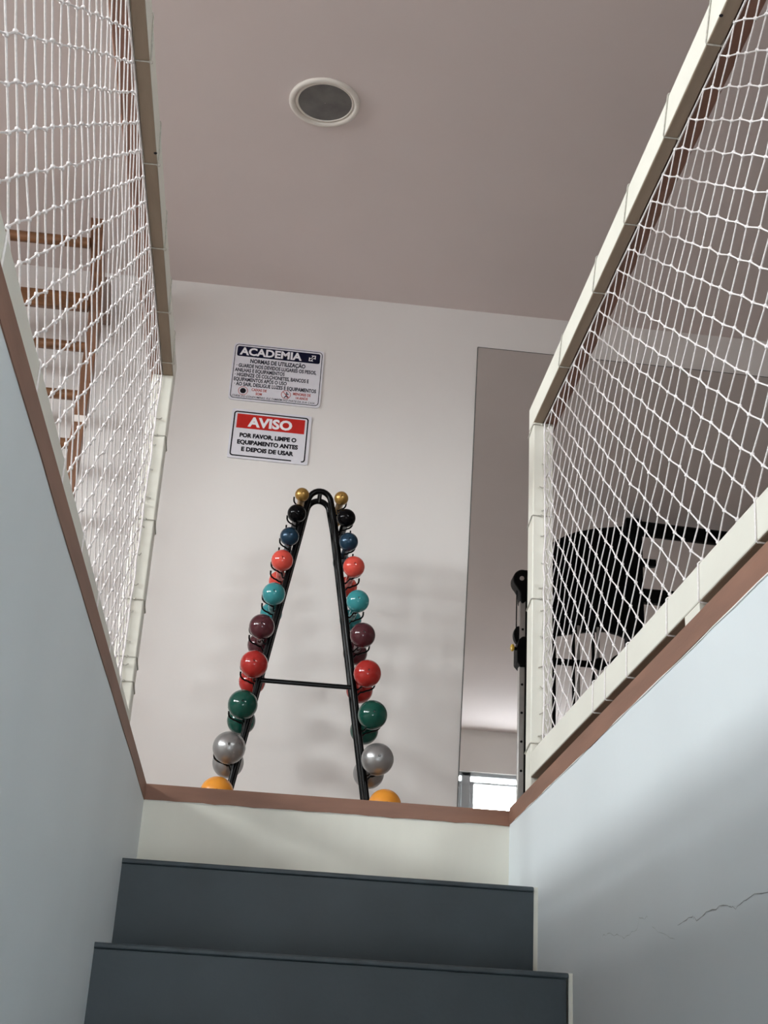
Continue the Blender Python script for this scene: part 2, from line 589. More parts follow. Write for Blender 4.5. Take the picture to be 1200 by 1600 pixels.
def net_mesh(x, side, anchor, y0, y1, z0, z1, rnd):
    """diamond net in the plane x; side = direction towards the gym floor"""
    bm = bmesh.new()
    ey, ez = 0.0373, 0.0312
    ay, az = anchor

    off = {}

    def node(i, j):
        if (i, j) not in off:
            off[(i, j)] = (rnd.uniform(-.0012, .0012), rnd.uniform(-.0012, .0012), rnd.uniform(-.0015, .0015))
        # i along (+y,+z), j along (+y,-z)
        y = ay + (i + j) * ey
        z = az + (i - j) * ez
        dy, dz, dx = off[(i, j)]
        alt = 1 if i % 2 else -1
        dz += 0.0011 * alt
        dy -= 0.0006 * alt
        sag = 0.006 * math.sin(y * 2.3) * math.sin((z - z0) * math.pi / (z1 - z0))
        return (y + dy, z + dz - 0.004 * math.sin(y * 3.1), x + dx + sag * side)
    R = 60
    for i in range(-R, R):
        for j in range(-R, R):
            p = node(i, j)
            if not (y0 - 0.1 < p[0] < y1 + 0.1 and z0 - 0.1 < p[1] < z1 + 0.1):
                continue
            inside = y0 < p[0] < y1 and z0 < p[1] < z1
            if inside:
                ico(bm, (p[2], p[0], p[1]), 0.0036, 1)
            for di, dj in ((1, 0), (0, 1)):
                q = node(i + di, j + dj)
                c = clip_seg(p[:2], q[:2], y0, y1, z0, z1)
                if c is None:
                    continue
                a, b = c
                xm = (p[2] + q[2]) / 2
                fa = x if a != p[:2] and (a[1] in (z0, z1)) else p[2]
                fb = x if b != q[:2] and (b[1] in (z0, z1)) else q[2]
                tube(bm, [(fa, a[0], a[1]), (fb, b[0], b[1])], 0.00128, 5, caps=False)
    return bm


def loop_cord(bm, x0, x1, y, z0, z1, slant=0.03, r=0.0015):
    g = 0.0015
    xa, xb = x0 - g, x1 + g
    za, zb = z0 - g, z1 + g
    if abs(slant) > 0:
        pts = [(xa, y, za), (xa, y - slant, zb), (xb, y - slant, zb), (xb, y, za)]
    else:
        pts = [(xa, y, za), (xa, y, zb), (xb, y, zb), (xb, y, za)]
    P = []
    for a, b in zip(pts, pts[1:] + pts[:1]):
        a, b = Vector(a), Vector(b)
        P += [a.lerp(b, 0.04), a.lerp(b, 0.5), a.lerp(b, 0.96)]
    tube(bm, P, r, 6, closed=True)
    ico(bm, pts[3], 0.004, 1)


def railing(side, label, xin, zt, zb, ypost, anchor, top_l, bot_l, post_l, slant, seed):
    """side = +1: to the right of the opening; xin = face towards the stairs"""
    rnd = random.Random(seed)
    s = side
    yb = 0.15
    X = lambda d: xin + s * d

    def bx(name, m, d0, d1, y0, y1, z0, z1, parent, bevel=0.003):
        return boxobj(name, m, min(X(d0), X(d1)), max(X(d0), X(d1)), y0, y1, z0, z1, parent, bevel)
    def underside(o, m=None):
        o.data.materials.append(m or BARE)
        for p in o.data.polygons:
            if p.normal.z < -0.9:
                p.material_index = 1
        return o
    root = thing("net_railing", label, "railing", (X(0.025), (yb + ypost) / 2, 0))
    pd = 0.055
    zt0, zt1 = zt
    zb0, zb1 = zb
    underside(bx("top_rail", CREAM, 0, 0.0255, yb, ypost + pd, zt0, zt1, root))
    bx("outer_rail", BROWN_RAIL, 0.0285, 0.060, yb, ypost + pd, zt0 + 0.001, zt1 - 0.004, root)
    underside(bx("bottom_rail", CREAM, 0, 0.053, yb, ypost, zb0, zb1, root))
    ys = 1.52 if s > 0 else 2.022
    bm = bmesh.new()
    lathe(bm, [(0.0002, -0.0007), (0.0028, -0.0007), (0.0034, 0.0003)], (X(0.003), ys, zt0), 'Z', 12)
    finish("screw", bm, BLACK_INK, root)
    bx("post", CREAM, 0, 0.049, ypost, ypost + pd, 0.002, zt0, root)
    bx("post", CREAM, 0, 0.049, yb, yb + pd, 0.002, zb0, root)
    bx("post", CREAM, 0, 0.049, yb, yb + pd, zb1, zt0, root)
    for yf in (1.728, 0.6):
        bx("foot", CREAM, 0.0005, 0.0525, yf, yf + 0.065, 0.002, zb0, root, 0.001)
    # net, edged by a rope
    xn = X(0.0272)
    bm = net_mesh(xn, s, anchor, yb + pd + 0.004, ypost - 0.045, zb1 + 0.002, zt0 - 0.001, rnd)
    finish("net", bm, CORD, root, sharp=80)
    bm = bmesh.new()
    n = 40
    y0, y1 = yb + pd + 0.006, ypost - 0.0045
    tube(bm, [(xn, y0 + (y1 - y0) * i / n, zt0 - 0.003 + rnd.uniform(-.0018, .0008)) for i in range(n + 1)], 0.0019, 6)
    tube(bm, [(xn + rnd.uniform(-.002, .002), y1 + rnd.uniform(-.002, .001), zb1 + 0.004 + (zt0 - zb1 - 0.008) * i / 24) for i in range(25)], 0.0022, 6)
    tube(bm, [(xn, y0 + (y1 - y0) * i / n, zb1 + 0.0035 + rnd.uniform(-.0003, .0012)) for i in range(n + 1)], 0.0019, 6)
    finish("border_rope", bm, CORD, root)
    for y in top_l:
        bm = bmesh.new()
        loop_cord(bm, min(X(0), X(0.0255)), max(X(0), X(0.0255)), y, zt0, zt1, slant, 0.0013)
        finish("lashing", bm, LASH, root)
    for y in bot_l:
        bm = bmesh.new()
        loop_cord(bm, min(X(0), X(0.053)), max(X(0), X(0.053)), y, zb0, zb1, 0.004, 0.0013)
        finish("lashing", bm, CORD, root)
    for z in post_l:
        bm = bmesh.new()
        g = 0.0015
        xa, xb, ya, yc = X(0) - s * g, X(0.049) + s * g, ypost - g, ypost + pd + g
        P = []
        pts = [(xa, ya, z), (xa, yc, z - 0.012), (xb, yc, z - 0.008), (xb, ya, z)]
        for a, b in zip(pts, pts[1:] + pts[:1]):
            a, b = Vector(a), Vector(b)
            P += [a.lerp(b, 0.04), a.lerp(b, 0.5), a.lerp(b, 0.96)]
        tube(bm, P, 0.0014, 6, closed=True)
        ico(bm, (X(0.02), ya - 0.001, z), 0.0035, 1)
        finish("lashing", bm, LASH, root)
    # bunched net selvedge drawn over to the post
    bm = bmesh.new()
    for row in range(3):
        d0 = (0.030, 0.037, 0.044)[row]
        P, z, f = [], zb1 + 0.006, 1
        while z < zt0 - 0.006:
            P.append((X(d0 + f * rnd.uniform(0.001, 0.0045)), ypost - 0.004 - row * 0.0015 + rnd.uniform(-.001, .001), z))
            f = -f
            z += rnd.uniform(0.014, 0.026)
        tube(bm, P, 0.0010, 5)
    z = zb1 + 0.012
    while z < zt0 - 0.01:
        tube(bm, [(X(0.03), ypost - 0.008, z), (X(0.0275), ypost - 0.046, z - rnd.uniform(0.0, 0.03))], 0.0011, 5)
        z += 0.0312
    finish("net_selvedge", bm, CORD, root, sharp=80)
    # loose knot ends down the post
    z = zb1 + 0.04
    while z < zt0 - 0.05:
        l = rnd.uniform(0.006, 0.014)
        bm = bmesh.new()
        tube(bm, [(X(0.027), ypost - 0.003, z), (X(0.027 - l * 0.5), ypost - 0.006, z - 0.003), (X(0.027 - l), ypost - 0.004, z + rnd.uniform(-.006, .004))], 0.0016, 5)
        finish("knot_end", bm, LASH, root)
        z += rnd.uniform(0.05, 0.075)
    return root


railing(1, "cream net railing right of the stairs with rows of white net reaching the mirror side", 0.593, (0.9145, 0.976), (0.042, 0.098), 2.878,
        (1.638 - 0.0, 0.812 - 0.622), (1.58, 1.804, 2.056, 2.294, 2.602, 1.30, 1.0, 0.7), (1.724, 1.874, 2.097, 2.237, 2.323, 1.5, 1.2, 0.9), (0.9075, 0.666, 0.457, 0.119), 0.035, 5)
railing(-1, "cream net railing left of the stairs, in front of the wooden wall bars", -0.281, (0.9300, 0.985), (0.055, 0.113), 2.850,
        (1.212, 1.065 - 0.622), (1.783, 2.053, 2.324, 2.567, 2.79, 1.5, 1.2, 0.9), (1.35, 1.6, 1.85, 2.1, 2.35, 2.6, 1.1), (0.768, 0.555, 0.3635, 0.2315, 0.1767), 0.05, 9)

# ------------------------------------------------------------------ wooden wall bars (left)
XU = -0.75
lad = thing("wall_bars", "varnished wooden wall bars on the far wall behind the left net", "wall bars", (XU - 0.45, 4.58, 0))
front = [(4.555, 0.0), (4.555, 1.93), (4.545, 2.00), (4.52, 2.09), (4.455, 2.165), (4.37, 2.235), (4.245, 2.315)]
back_ = [(4.275, 2.335), (4.42, 2.262), (4.50, 2.215), (4.60, 2.29), (4.70, 2.305), (4.799, 2.28), (4.799, 2.19), (4.70, 2.16), (4.60, 2.09), (4.60, 0.0)]
for x1 in (XU, XU - 0.92):
    bm = bmesh.new()
    prism(bm, front + back_, 'X', x1 - 0.046, x1)
    up_o = finish("upright", bm, WOOD_POST, lad, bevel=0.003, smooth=False)
    if x1 == XU:
        bm = bmesh.new()
        box(bm, x1 - 0.048, x1 + 0.002, 4.553, 4.602, 1.625, 1.652)
        finish("tape", bm, TAPE, up_o)
xa, xb = XU - 0.92, XU - 0.046
bm = bmesh.new()
tube(bm, [(xa, 4.325, 2.255), (xb, 4.325, 2.255)], 0.021, 14)
finish("bar", bm, WOOD, lad)
bm = bmesh.new()
box(bm, xa, xb, 4.50, 4.528, 2.075, 2.148)
finish("bar", bm, WOOD, lad, bevel=0.006)
for z in (1.954, 1.745, 1.543, 1.343, 1.143, 0.943, 0.743, 0.543, 0.343, 0.143):
    bm = bmesh.new()
    tube(bm, [(xa, 4.578, z), (xb, 4.578, z)], 0.0205, 14)
    finish("bar", bm, WOOD, lad)

# ------------------------------------------------------------------ dumbbell rack
YF, YR = 4.297, 4.383
rack = thing("dumbbell_rack", "black tubular A-frame rack holding coloured ball dumbbells", "rack", (0.142, 4.34, 0))


def leg_x(sd, z):
    return (0.0857 - 0.1719 * (1.2344 - z)) if sd < 0 else (0.1830 + 0.1758 * (1.2441 - z))


def a_frame(y):
    bm = bmesh.new()
    pts = []
    for z in (0.012, 0.4, 0.8, 1.20):
        pts.append((leg_x(-1, z), y, z))
    cx = 0.1325
    r = 0.0405
    z1 = 1.272
    for k in range(0, 13):
        a = math.pi - math.radians(8) - (math.pi - math.radians(16)) * k / 12
        pts.append((cx + r * math.cos(a), y, z1 + 0.0455 * math.sin(a)))
    for z in (1.20, 0.8, 0.4, 0.012):
        pts.append((leg_x(1, z), y, z))
    tube(bm, pts, 0.0105, 12)
    return bm


finish("frame_tube", a_frame(YF), BLACK, rack)
finish("frame_tube", a_frame(YR), BLACK, rack)
bm = bmesh.new()
tube(bm, [(0.1325, YF, 1.317), (0.1325, YR, 1.317)], 0.008, 10)
finish("top_tie", bm, BLACK, rack)
bm = bmesh.new()
tube(bm, [(leg_x(-1, 0.62), YF, 0.622), (leg_x(1, 0.62), YF, 0.622)], 0.0078, 10)
finish("cross_bar", bm, BLACK, rack)
for sd in (-1, 1):
    bm = bmesh.new()
    x = leg_x(sd, 0.012)
    box(bm, x - 0.016, x + 0.016, YF - 0.16, YR + 0.16, 0.004, 0.026)
    finish("base_foot", bm, BLACK, rack, bevel=0.004)

SPECS = [  # colour name, rgb, (left x, right x), z, radius, metal
    ("gold", (0.36, 0.21, 0.055), (0.0676, 0.2006), 1.2728, 0.0243, 0.55, 0.28),
    ("black", (0.002, 0.002, 0.0025), (0.0549, 0.2225), 1.2010, 0.0320, 0.0, 0.09),
    ("dark blue", (0.012, 0.042, 0.078), (0.0371, 0.2362), 1.1139, 0.0322, 0.35, 0.25),
    ("salmon red", (0.60, 0.07, 0.05), (0.0196, 0.2595), 1.0250, 0.0365, 0.0, 0.09),
    ("turquoise", (0.035, 0.24, 0.26), (0.0019, 0.2801), 0.9040, 0.0382, 0.0, 0.09),
    ("maroon", (0.07, 0.017, 0.023), (-0.0272, 0.3036), 0.7866, 0.0421, 0.0, 0.09),
    ("bright red", (0.36, 0.022, 0.018), (-0.0411, 0.3266), 0.6568, 0.0453, 0.0, 0.09),
    ("dark green", (0.002, 0.06, 0.042), (-0.0646, 0.3511), 0.5195, 0.0478, 0.0, 0.09),
    ("silver", (0.33, 0.33, 0.33), (-0.0943, 0.3747), 0.3763, 0.0517, 0.7, 0.3),
    ("orange", (0.75, 0.29, 0.03), (-0.1183, 0.4055), 0.2297, 0.0527, 0.0, 0.25),
]
RANK = ["smallest, at the top", "second from the top", "third from the top", "fourth from the top", "fifth from the top",
        "under the turquoise one", "at the height of the cross bar", "just below the cross bar", "second lowest", "lowest, half hidden"]


def cradle(sd, x, z, rh, head):
    """two wire hooks, one on each frame tube, carrying the handle"""
    for y in (YF, YR):
        bm = bmesh.new()
        zl = z - rh * 1.06 - 0.0052
        zs = z - 0.040
        xs = leg_x(sd, zs) + sd * 0.009
        pts = [(xs, y, zs), (xs + sd * 0.006, y, zs), (x - sd * 0.004, y, zl - 0.004), (x + sd * 0.003, y, zl - 0.0035)]
        ro = max(head * 0.92, rh + 0.012)
        for k in range(1, 6):
            a = -math.pi / 2 + math.pi / 2 * k / 5
            pts.append((x + sd * (0.003 + (ro - 0.003) * math.cos(a)), y, z + 0.004 + (rh + 0.0085) * math.sin(a)))
        pts.append((x + sd * ro, y, z + 0.014))
        tube(bm, pts, 0.0030, 7)
        finish("hook", bm, BLACK, rack)


for (cn, rgb, xs, z, r, metal, rough), rank in zip(SPECS, RANK):
    m = mat(cn.replace(" ", "_") + "_enamel", rgb, rough, metal=metal, var=0.07, vscale=9.0, spec=0.12 if cn == 'black' else 0.5)
    mdot = mat(cn.replace(" ", "_") + "_hub", tuple(c * 0.35 for c in rgb), 0.4, metal=metal, var=0.05)
    rh = 0.011 + r * 0.06
    hl = 0.1 + max(0.0, r - 0.044) * 0.7           # half the distance between the two balls
    src = None
    for sd, x in zip((-1, 1), xs):
        where = "left" if sd < 0 else "right"
        lab = "%s ball dumbbell on the rack's %s leg, %s" % (cn, where, rank)
        loc = Vector((x, 4.34, z))
        if src is None:
            root = thing("dumbbell", lab, "dumbbell", loc, "ball dumbbells on the A-frame rack")
            parts = []
            for yy, sgn in ((4.34 - hl, -1), (4.34 + hl, 1)):
                bm = bmesh.new()
                prof = []
                n = 26
                th0 = 0.09
                hole = 0.0
                for k in range(n + 1):
                    a = th0 + (math.pi - 2 * th0) * k / n
                    prof.append((r * math.sin(a), -r * math.cos(a)))
                rd = r * math.sin(th0)
                prof = [(0.0002, -r * math.cos(th0) + 0.0025), (rd * 0.7, -r * math.cos(th0) + 0.0022)] + prof + [(0.0002, r * math.cos(th0))]
                if sgn > 0:
                    prof = [(a, -b) for a, b in prof][::-1]
                lathe(bm, prof, (x, yy, z), 'Y', 40)
                hd = finish("ball", bm, m, root, origin=(x, yy, z), sharp=50)
                parts.append(hd)
                bm = bmesh.new()
                lathe(bm, [(0.0002, 0.0), (rd * 0.62, 0.0), (rd * 0.62, 0.0012 * sgn), (0.0002, 0.0012 * sgn)], (x, yy + sgn * (r * math.cos(th0) - 0.0024), z), 'Y', 14)
                hub = finish("hub", bm, mdot, hd)
                parts.append(hub)
            bm = bmesh.new()
            ya, yb_ = 4.34 - hl + r * 0.93, 4.34 + hl - r * 0.93
            L = yb_ - ya
            lathe(bm, [(rh * 1.25, ya), (rh * 1.2, ya + L * 0.06), (rh, ya + L * 0.14), (rh * 1.0, ya + L * 0.5), (rh, ya + L * 0.86), (rh * 1.2, ya + L * 0.94), (rh * 1.25, yb_)], (x, 0, z), 'Y', 20)
            hn = finish("handle", bm, m, root, origin=(x, 4.34, z))
            parts.append(hn)
            src = root
            root.rotation_euler = (0, 0, math.radians(0.8))
        else:
            c = src.copy()
            col.objects.link(c)
            c.location = loc
            c["label"] = lab
            c.rotation_euler = (0, 0, math.radians(2.2))
            for ch in src.children:
                k = ch.copy()
                col.objects.link(k)
                k.parent = c
                for g in ch.children:
                    kk = g.copy()
                    col.objects.link(kk)
                    kk.parent = k
        cradle(sd, x, z, rh, r)

# ------------------------------------------------------------------ signs
def text_verts(body, bold=0.0):
    cu = bpy.data.curves.new("lettering", 'FONT')
    cu.body = body
    cu.offset = bold
    cu.resolution_u = 3
    ob = bpy.data.objects.new("lettering", cu)
    col.objects.link(ob)
    bpy.context.view_layer.update()
    dg = bpy.context.evaluated_depsgraph_get()
    me = bpy.data.meshes.new_from_object(ob.evaluated_get(dg))
    col.objects.unlink(ob)
    bpy.data.objects.remove(ob)
    bpy.data.curves.remove(cu)
    vs = [v.co.copy() for v in me.vertices]
    fs = [list(p.vertices) for p in me.polygons]
    bpy.data.meshes.remove(me)
    return vs, fs


CAP = {}


class Sign:
    def __init__(self, name, label, tl, w, h, rot):
        self.tl, self.w, self.h, self.rot = tl, w, h, rot
        self.yf = YB - 0.0062
        self.root = thing(name, label, "sign", (tl[0] + w / 2, YB - 0.003, tl[1] - h))

    def P(self, u, v, d=0.0):
        x, z = u * self.w, -v * self.h
        c, s = math.cos(self.rot), math.sin(self.rot)
        return Vector((self.tl[0] + x * c - z * s, self.yf - d, self.tl[1] + x * s + z * c))

    def rrect(self, u0, u1, v0, v1, r, n=6):
        """rounded rectangle outline in metres -> list of (u,v)"""
        ru, rv = r / self.w, r / self.h
        pts = []
        for cu, cv, a0 in ((u0 + ru, v0 + rv, 180), (u1 - ru, v0 + rv, 270), (u1 - ru, v1 - rv, 0), (u0 + ru, v1 - rv, 90)):
            for k in range(n + 1):
                a = math.radians(a0 + 90 * k / n)
                pts.append((cu + ru * math.cos(a), cv + rv * math.sin(a)))
        return pts

    def fill(self, bm, pts, d0, d1):
        A = [bm.verts.new(self.P(u, v, d1)) for u, v in pts]
        B = [bm.verts.new(self.P(u, v, d0)) for u, v in pts]
        bm.faces.new(A)
        bm.faces.new(B[::-1])
        n = len(pts)
        for i in range(n):
            bm.faces.new((A[i], B[i], B[(i + 1) % n], A[(i + 1) % n]))

    def ring(self, bm, outer, inner, d):
        A = [bm.verts.new(self.P(u, v, d)) for u, v in outer]
        B = [bm.verts.new(self.P(u, v, d)) for u, v in inner]
        n = len(outer)
        for i in range(n):
            bm.faces.new((A[i], A[(i + 1) % n], B[(i + 1) % n], B[i]))

    def text(self, bm, body, u0, u1, v0, v1, bold=0.0, d=0.0009, slant=0.0):
        """v0 / v1 = top and bottom of the capitals"""
        vs, fs = text_verts(body, bold)
        if 'H' not in CAP:
            hv, _ = text_verts("H")
            CAP['H'] = (min(v.y for v in hv), max(v.y for v in hv))
        y0, y1 = CAP['H']
        xa, xb = min(v.x for v in vs), max(v.x for v in vs)
        nv = []
        for v in vs:
            t = (v.y - y0) / (y1 - y0)
            u = u0 + (v.x - xa) / (xb - xa) * (u1 - u0) + slant * t
            nv.append(bm.verts.new(self.P(u, v1 + (v0 - v1) * t, d)))
        for f in fs:
            try:
                bm.faces.new([nv[i] for i in f])
            except ValueError:
                pass

    def done(self, name, bm, m, parent=None):
        o = finish(name, bm, m, parent or self.root, smooth=False)
        return o


# --- rules sign
A = Sign("wall_sign", "white rules sign with navy ACADEMIA header, the upper of two on the wall", (-0.2405, 2.162), 0.354, 0.2475, math.radians(-0.35))
bm = bmesh.new()
A.fill(bm, A.rrect(-0.018, 1.02, -0.025, 1.03, 0.016), -0.0055, 0.0)
plateA = A.done("plate", bm, PLATE)
bm = bmesh.new()
A.ring(bm, A.rrect(0, 1, 0, 1, 0.015), A.rrect(0.008, 0.992, 0.012, 0.988, 0.0125), 0.0004)
A.done("border_line", bm, GREY_INK)
bm = bmesh.new()
A.fill(bm, A.rrect(0.026, 0.974, 0.036, 0.222, 0.008), 0.0, 0.0005)
A.done("header_band", bm, NAVY)
bm = bmesh.new()
A.text(bm, "ACADEMIA", 0.055, 0.765, 0.062, 0.19, 0.036)
A.done("title_lettering", bm, WHITE_INK)
# outline arrow pointing both ways in the header
bm = bmesh.new()
c0, c1 = (0.845, 0.185), (0.925, 0.075)
def dirpt(t, n):
    du, dv = c1[0] - c0[0], c1[1] - c0[1]
    L = math.hypot(du * A.w, dv * A.h)
    nu, nv = dv * A.h / L / A.w, -du * A.w / L / A.h
    return (c0[0] + du * t + nu * n, c0[1] + dv * t + nv * n)
arrow = [(0, 0), (0.34, 0.0125), (0.34, 0.0045), (0.66, 0.0045), (0.66, 0.0125), (1, 0), (0.66, -0.0125), (0.66, -0.0045), (0.34, -0.0045), (0.34, -0.0125)]
outer = [dirpt(t, n) for t, n in arrow]
cu_, cv_ = dirpt(0.5, 0)
inner = [dirpt(0.5 + (t - 0.5) * 0.8, n * 0.45) for t, n in arrow]
A.ring(bm, outer, inner, 0.0009)
A.done("arrow_icon", bm, WHITE_INK)
bm = bmesh.new()
A.text(bm, "NORMAS DE UTILIZAÇÃO", 0.185, 0.815, 0.262, 0.332, 0.035)
A.text(bm, "· GUARDE NOS DEVIDOS LUGARES OS PESOS,", 0.035, 0.945, 0.362, 0.425, 0.03)
A.text(bm, "ANILHAS E EQUIPAMENTOS", 0.022, 0.588, 0.448, 0.510, 0.03)
A.text(bm, "· HIGIENIZE OS COLCHONETES, BANCOS E", 0.028, 0.868, 0.534, 0.596, 0.03)
A.text(bm, "EQUIPAMENTOS APÓS O USO", 0.022, 0.622, 0.618, 0.680, 0.03)
A.text(bm, "· AO SAIR, DESLIGUE LUZES E EQUIPAMENTOS", 0.032, 0.962, 0.703, 0.765, 0.03)
A.done("rules_lettering", bm, GREY_INK)
bm = bmesh.new()
A.text(bm, "CAIXAS DE", 0.235, 0.405, 0.798, 0.842, 0.03)
A.text(bm, "SOM", 0.285, 0.355, 0.868, 0.912, 0.03)
A.text(bm, "MENORES DE", 0.705, 0.905, 0.798, 0.842, 0.03)
A.text(bm, "14 ANOS", 0.74, 0.875, 0.868, 0.912, 0.03)
A.done("warning_lettering", bm, PINK_INK)
bm = bmesh.new()
A.text(bm, "CUIDE DO CONDOMÍNIO, ELE TAMBÉM FAZ PARTE DA SUA CASA", 0.022, 0.955, 0.938, 0.972, 0.004, slant=0.006)
A.done("footer_lettering", bm, GREY_INK)


def disc(s, bm, cu, cv, r, d, n=24):
    s.fill(bm, [(cu + r * math.cos(2 * math.pi * k / n) / s.w, cv + r * math.sin(2 * math.pi * k / n) / s.h) for k in range(n)], 0.0, d)


def circ(cu, cv, r, s, n=28):
    return [(cu + r * math.cos(2 * math.pi * k / n) / s.w, cv + r * math.sin(2 * math.pi * k / n) / s.h) for k in range(n)]


bm = bmesh.new()
A.ring(bm, circ(0.14, 0.855, 0.0195, A), circ(0.14, 0.855, 0.0172, A), 0.0009)
ic = A.done("speaker_icon", bm, PINK_INK)
bm = bmesh.new()
disc(A, bm, 0.14, 0.855, 0.0118, 0.0008)
A.done("black_disc", bm, BLACK_INK, ic)
bm = bmesh.new()
A.ring(bm, circ(0.625, 0.85, 0.0195, A), circ(0.625, 0.85, 0.0172, A), 0.0010)
b0 = (0.625 - 0.0125 / A.w, 0.85 - 0.0125 / A.h)
b1 = (0.625 + 0.0125 / A.w, 0.85 + 0.0125 / A.h)
dq = 0.001
A.fill(bm, [(b0[0] + dq / A.w, b0[1] - dq / A.h), (b1[0] + dq / A.w, b1[1] - dq / A.h), (b1[0] - dq / A.w, b1[1] + dq / A.h), (b0[0] - dq / A.w, b0[1] + dq / A.h)], 0.0008, 0.0010)
ic2 = A.done("age_icon", bm, PINK_INK)
bm = bmesh.new()
disc(A, bm, 0.632, 0.815, 0.003, 0.0008)
A.fill(bm, [(0.612, 0.835), (0.655, 0.83), (0.655, 0.842), (0.637, 0.848), (0.637, 0.87), (0.652, 0.905), (0.644, 0.908), (0.63, 0.88), (0.612, 0.91), (0.604, 0.904), (0.622, 0.87), (0.624, 0.85), (0.612, 0.848)], 0.0, 0.0007)
A.done("figure", bm, GREY_INK, ic2)

# --- notice sign
B_ = Sign("wall_sign", "white notice sign with red AVISO header, the lower of two on the wall", (-0.2253, 1.8672), 0.316, 0.2155, math.radians(-0.55))
bm = bmesh.new()
B_.fill(bm, B_.rrect(0, 1, 0, 1, 0.006), -0.0055, 0.0)
B_.done("plate", bm, PLATE)
bm = bmesh.new()
B_.ring(bm, B_.rrect(0.027, 0.965, 0.042, 0.958, 0.012), B_.rrect(0.0435, 0.9485, 0.066, 0.934, 0.008), 0.0004)
B_.done("border_line", bm, BLACK_INK)
bm = bmesh.new()
B_.fill(bm, B_.rrect(0.795, 0.915, 0.930, 0.966, 0.001, 2), 0.0, 0.0006)
B_.done("blank_gap", bm, PLATE)
bm = bmesh.new()
B_.fill(bm, B_.rrect(0.07, 0.922, 0.095, 0.385, 0.001, 2), 0.0, 0.0005)
B_.done("header_band", bm, RED_INK)
bm = bmesh.new()
B_.text(bm, "AVISO", 0.21, 0.765, 0.155, 0.335, 0.042)
B_.done("title_lettering", bm, WHITE_INK)
bm = bmesh.new()
B_.text(bm, "POR FAVOR, LIMPE O", 0.125, 0.835, 0.488, 0.566, 0.052)
B_.text(bm, "EQUIPAMENTO ANTES", 0.105, 0.862, 0.628, 0.706, 0.052)
B_.text(bm, "E DEPOIS DE USAR", 0.165, 0.815, 0.768, 0.846, 0.052)
B_.done("notice_lettering", bm, BLACK_INK)

# ------------------------------------------------------------------ gym machine (stands beside the stairs, seen in the mirror)
def RY(v):            # distance seen in the mirror -> real place
    return 2 * YB - v


KM = 6.75 / 6.6
YM = RY(6.75)
gm = thing("cable_machine", "black cable exercise machine with a yellow pin, seen in the mirror behind the right net", "gym machine", (1.65, YM, 0))
# pulley column on the left
bm = bmesh.new()
box(bm, 1.318, 1.372, YM - 0.035, YM + 0.03, 0.03, 1.86)
colm = finish("pulley_column", bm, BLACK_MATT, gm, bevel=0.004)
bm = bmesh.new()
box(bm, 1.288, 1.3175, YM - 0.01, YM + 0.032, 0.03, 1.83)
strip = finish("guide_strip", bm, CHROME, colm, bevel=0.003)
bm = bmesh.new()
z = 0.18
while z < 1.8:
    lathe(bm, [(0.0002, 0.0), (0.0065, 0.0), (0.0065, 0.0012), (0.0002, 0.0012)], (1.3035, YM + 0.0322, z), 'Y', 14)
    z += 0.148
finish("adjust_holes", bm, BLACK_MATT, strip)
bm = bmesh.new()
hous = [(1.30 + 0.052 * math.cos(math.radians(a)), 1.933 + 0.056 * math.sin(math.radians(a))) for a in range(80, 231, 10)]
hous = [(1.372, 1.989)] + hous + [(1.285, 1.86), (1.287, 1.815), (1.30, 1.80), (1.318, 1.815), (1.322, 1.85), (1.372, 1.85)]
prism(bm, hous, 'Y', YM - 0.04, YM + 0.045)
ph = finish("pulley_housing", bm, BLACK_MATT, gm, bevel=0.006)
bm = bmesh.new()
lathe(bm, [(0.0002, 0.0), (0.012, 0.0), (0.012, 0.004), (0.006, 0.006), (0.0002, 0.006)], (1.293, YM + 0.045, 1.937), 'Y', 20)
finish("axle_bolt", bm, CHROME, ph)
bm = bmesh.new()
tube(bm, [(1.274, YM + 0.01, 1.89), (1.2735, YM + 0.01, 1.67)], 0.0032, 8)
finish("cable", bm, BLACK_MATT, gm)
bm = bmesh.new()
hous = [(1.285 + 0.034 * math.cos(math.radians(a)) * 0.75, 1.635 + 0.046 * math.sin(math.radians(a))) for a in range(60, 271, 15)]
prism(bm, hous + [(1.30, 1.59), (1.30, 1.67)], 'Y', YM - 0.02, YM + 0.02)
finish("lower_pulley", bm, BLACK_MATT, gm, bevel=0.004)
bm = bmesh.new()
prism(bm, [(1.283, 1.60), (1.300, 1.617), (1.385, 1.622), (1.385, 1.462), (1.292, 1.455), (1.272, 1.478), (1.272, 1.56)], 'Y', YM - 0.045, YM + 0.05)
car = finish("carriage", bm, BLACK_MATT, gm, bevel=0.005)
bm = bmesh.new()
tube(bm, [(1.295, YM + 0.03, 1.548), (1.256, YM + 0.04, 1.552)], 0.009, 12)
stem = finish("pin_stem", bm, BLACK_MATT, car)
bm = bmesh.new()
lathe(bm, [(0.0003, -0.011), (0.010, -0.010), (0.0185, -0.004), (0.0195, 0.003), (0.012, 0.009), (0.0003, 0.010)], (1.249, YM + 0.042, 1.553), 'X', 20)
finish("pin_knob", bm, YELLOW, car)["label"] = "yellow pull knob"
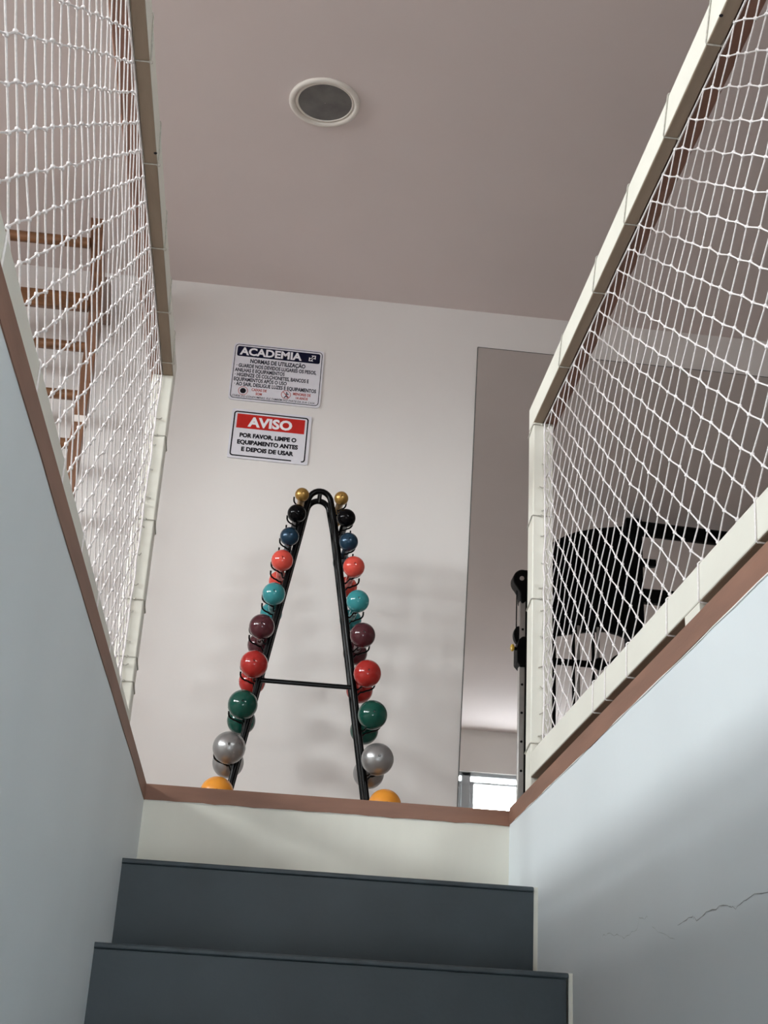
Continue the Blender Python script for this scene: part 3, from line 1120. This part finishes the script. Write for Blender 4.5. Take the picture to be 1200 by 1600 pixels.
# shroud
bm = bmesh.new()
top = [(1.44, 2.165), (1.479, 2.194), (1.535, 2.232), (1.60, 2.264), (1.70, 2.294), (1.811, 2.315), (1.88, 2.327)]
low = [(1.88, 1.68), (1.829, 1.699), (1.76, 1.712), (1.681, 1.704), (1.58, 1.683), (1.487, 1.662), (1.44, 1.655)]
prism(bm, top + low, 'Y', YM - 0.06, YM - 0.03)
finish("shroud", bm, BLACK_MATT, gm, bevel=0.005)["label"] = "curved black shroud panel"
bm = bmesh.new()
box(bm, 1.865, 1.953, YM - 0.06, YM + 0.03, 0.03, 2.352)
finish("main_upright", bm, BLACK_MATT, gm, bevel=0.006)
bm = bmesh.new()
box(bm, 1.44, 1.488, YM - 0.06, YM - 0.005, 0.03, 2.10)
finish("side_upright", bm, BLACK_MATT, gm, bevel=0.004)
# arms to the right
bm = bmesh.new()
tube(bm, [(1.90, YM - 0.01, 2.31), (2.10, YM - 0.01, 2.303), (2.62, YM - 0.01, 2.288)], 0.043, 14)
finish("top_arm", bm, BLACK_MATT, gm)
bm = bmesh.new()
box(bm, 1.93, 2.03, YM - 0.02, YM + 0.02, 2.085, 2.125)
finish("stub_arm", bm, BLACK_MATT, gm, bevel=0.006)
bm = bmesh.new()
box(bm, 1.93, 2.62, YM - 0.03, YM + 0.02, 1.875, 1.955)
finish("lower_arm", bm, BLACK_MATT, gm, bevel=0.01)
bm = bmesh.new()
box(bm, 2.56, 2.63, YM - 0.06, YM + 0.03, 0.03, 2.30)
finish("far_upright", bm, BLACK_MATT, gm, bevel=0.006)
for x in (1.607, 1.712):
    bm = bmesh.new()
    tube(bm, [(x, YM - 0.01, 0.10), (x, YM - 0.01, 1.72)], 0.0085, 12)
    finish("guide_rod", bm, GREY_STEEL, gm)
    bm = bmesh.new()
    tube(bm, [(x - 0.018, YM - 0.045, 0.10), (x - 0.018, YM - 0.045, 1.72)], 0.009, 12)
    finish("guide_rod", bm, BLACK_MATT, gm)
bm = bmesh.new()
tube(bm, [(1.47, YM, 1.512), (1.71, YM, 1.512)], 0.018, 14)
cb = finish("cross_handle", bm, BLACK_MATT, gm)
bm = bmesh.new()
sphere(bm, (1.717, YM + 0.005, 1.516), 0.034, 20, 12)
finish("handle_knob", bm, BLACK_MATT, cb)
bm = bmesh.new()
tube(bm, [(1.717, YM, 1.516), (1.77, YM, 1.522), (1.80, YM, 1.555), (1.83, YM, 1.575), (1.88, YM, 1.58)], 0.013, 12)
finish("bent_arm", bm, BLACK_MATT, gm)
bm = bmesh.new()
for k in range(14):
    box(bm, 1.56, 1.76, YM - 0.05, YM + 0.04, 0.12 + k * 0.035, 0.152 + k * 0.035)
finish("weight_stack", bm, BLACK_MATT, gm, bevel=0.003)
bm = bmesh.new()
box(bm, 1.27, 2.64, YM - 0.09, YM + 0.07, -0.0137, 0.05)
box(bm, 1.27, 1.39, YM - 0.40, YM + 0.35, -0.0137, 0.05)
box(bm, 2.54, 2.64, YM - 0.40, YM + 0.35, -0.0137, 0.05)
finish("base_frame", bm, BLACK_MATT, gm, bevel=0.006)

gm.scale = (KM, 1, KM)
gm.location = (1.65 * KM, YM, 0.622 * KM - 0.622)
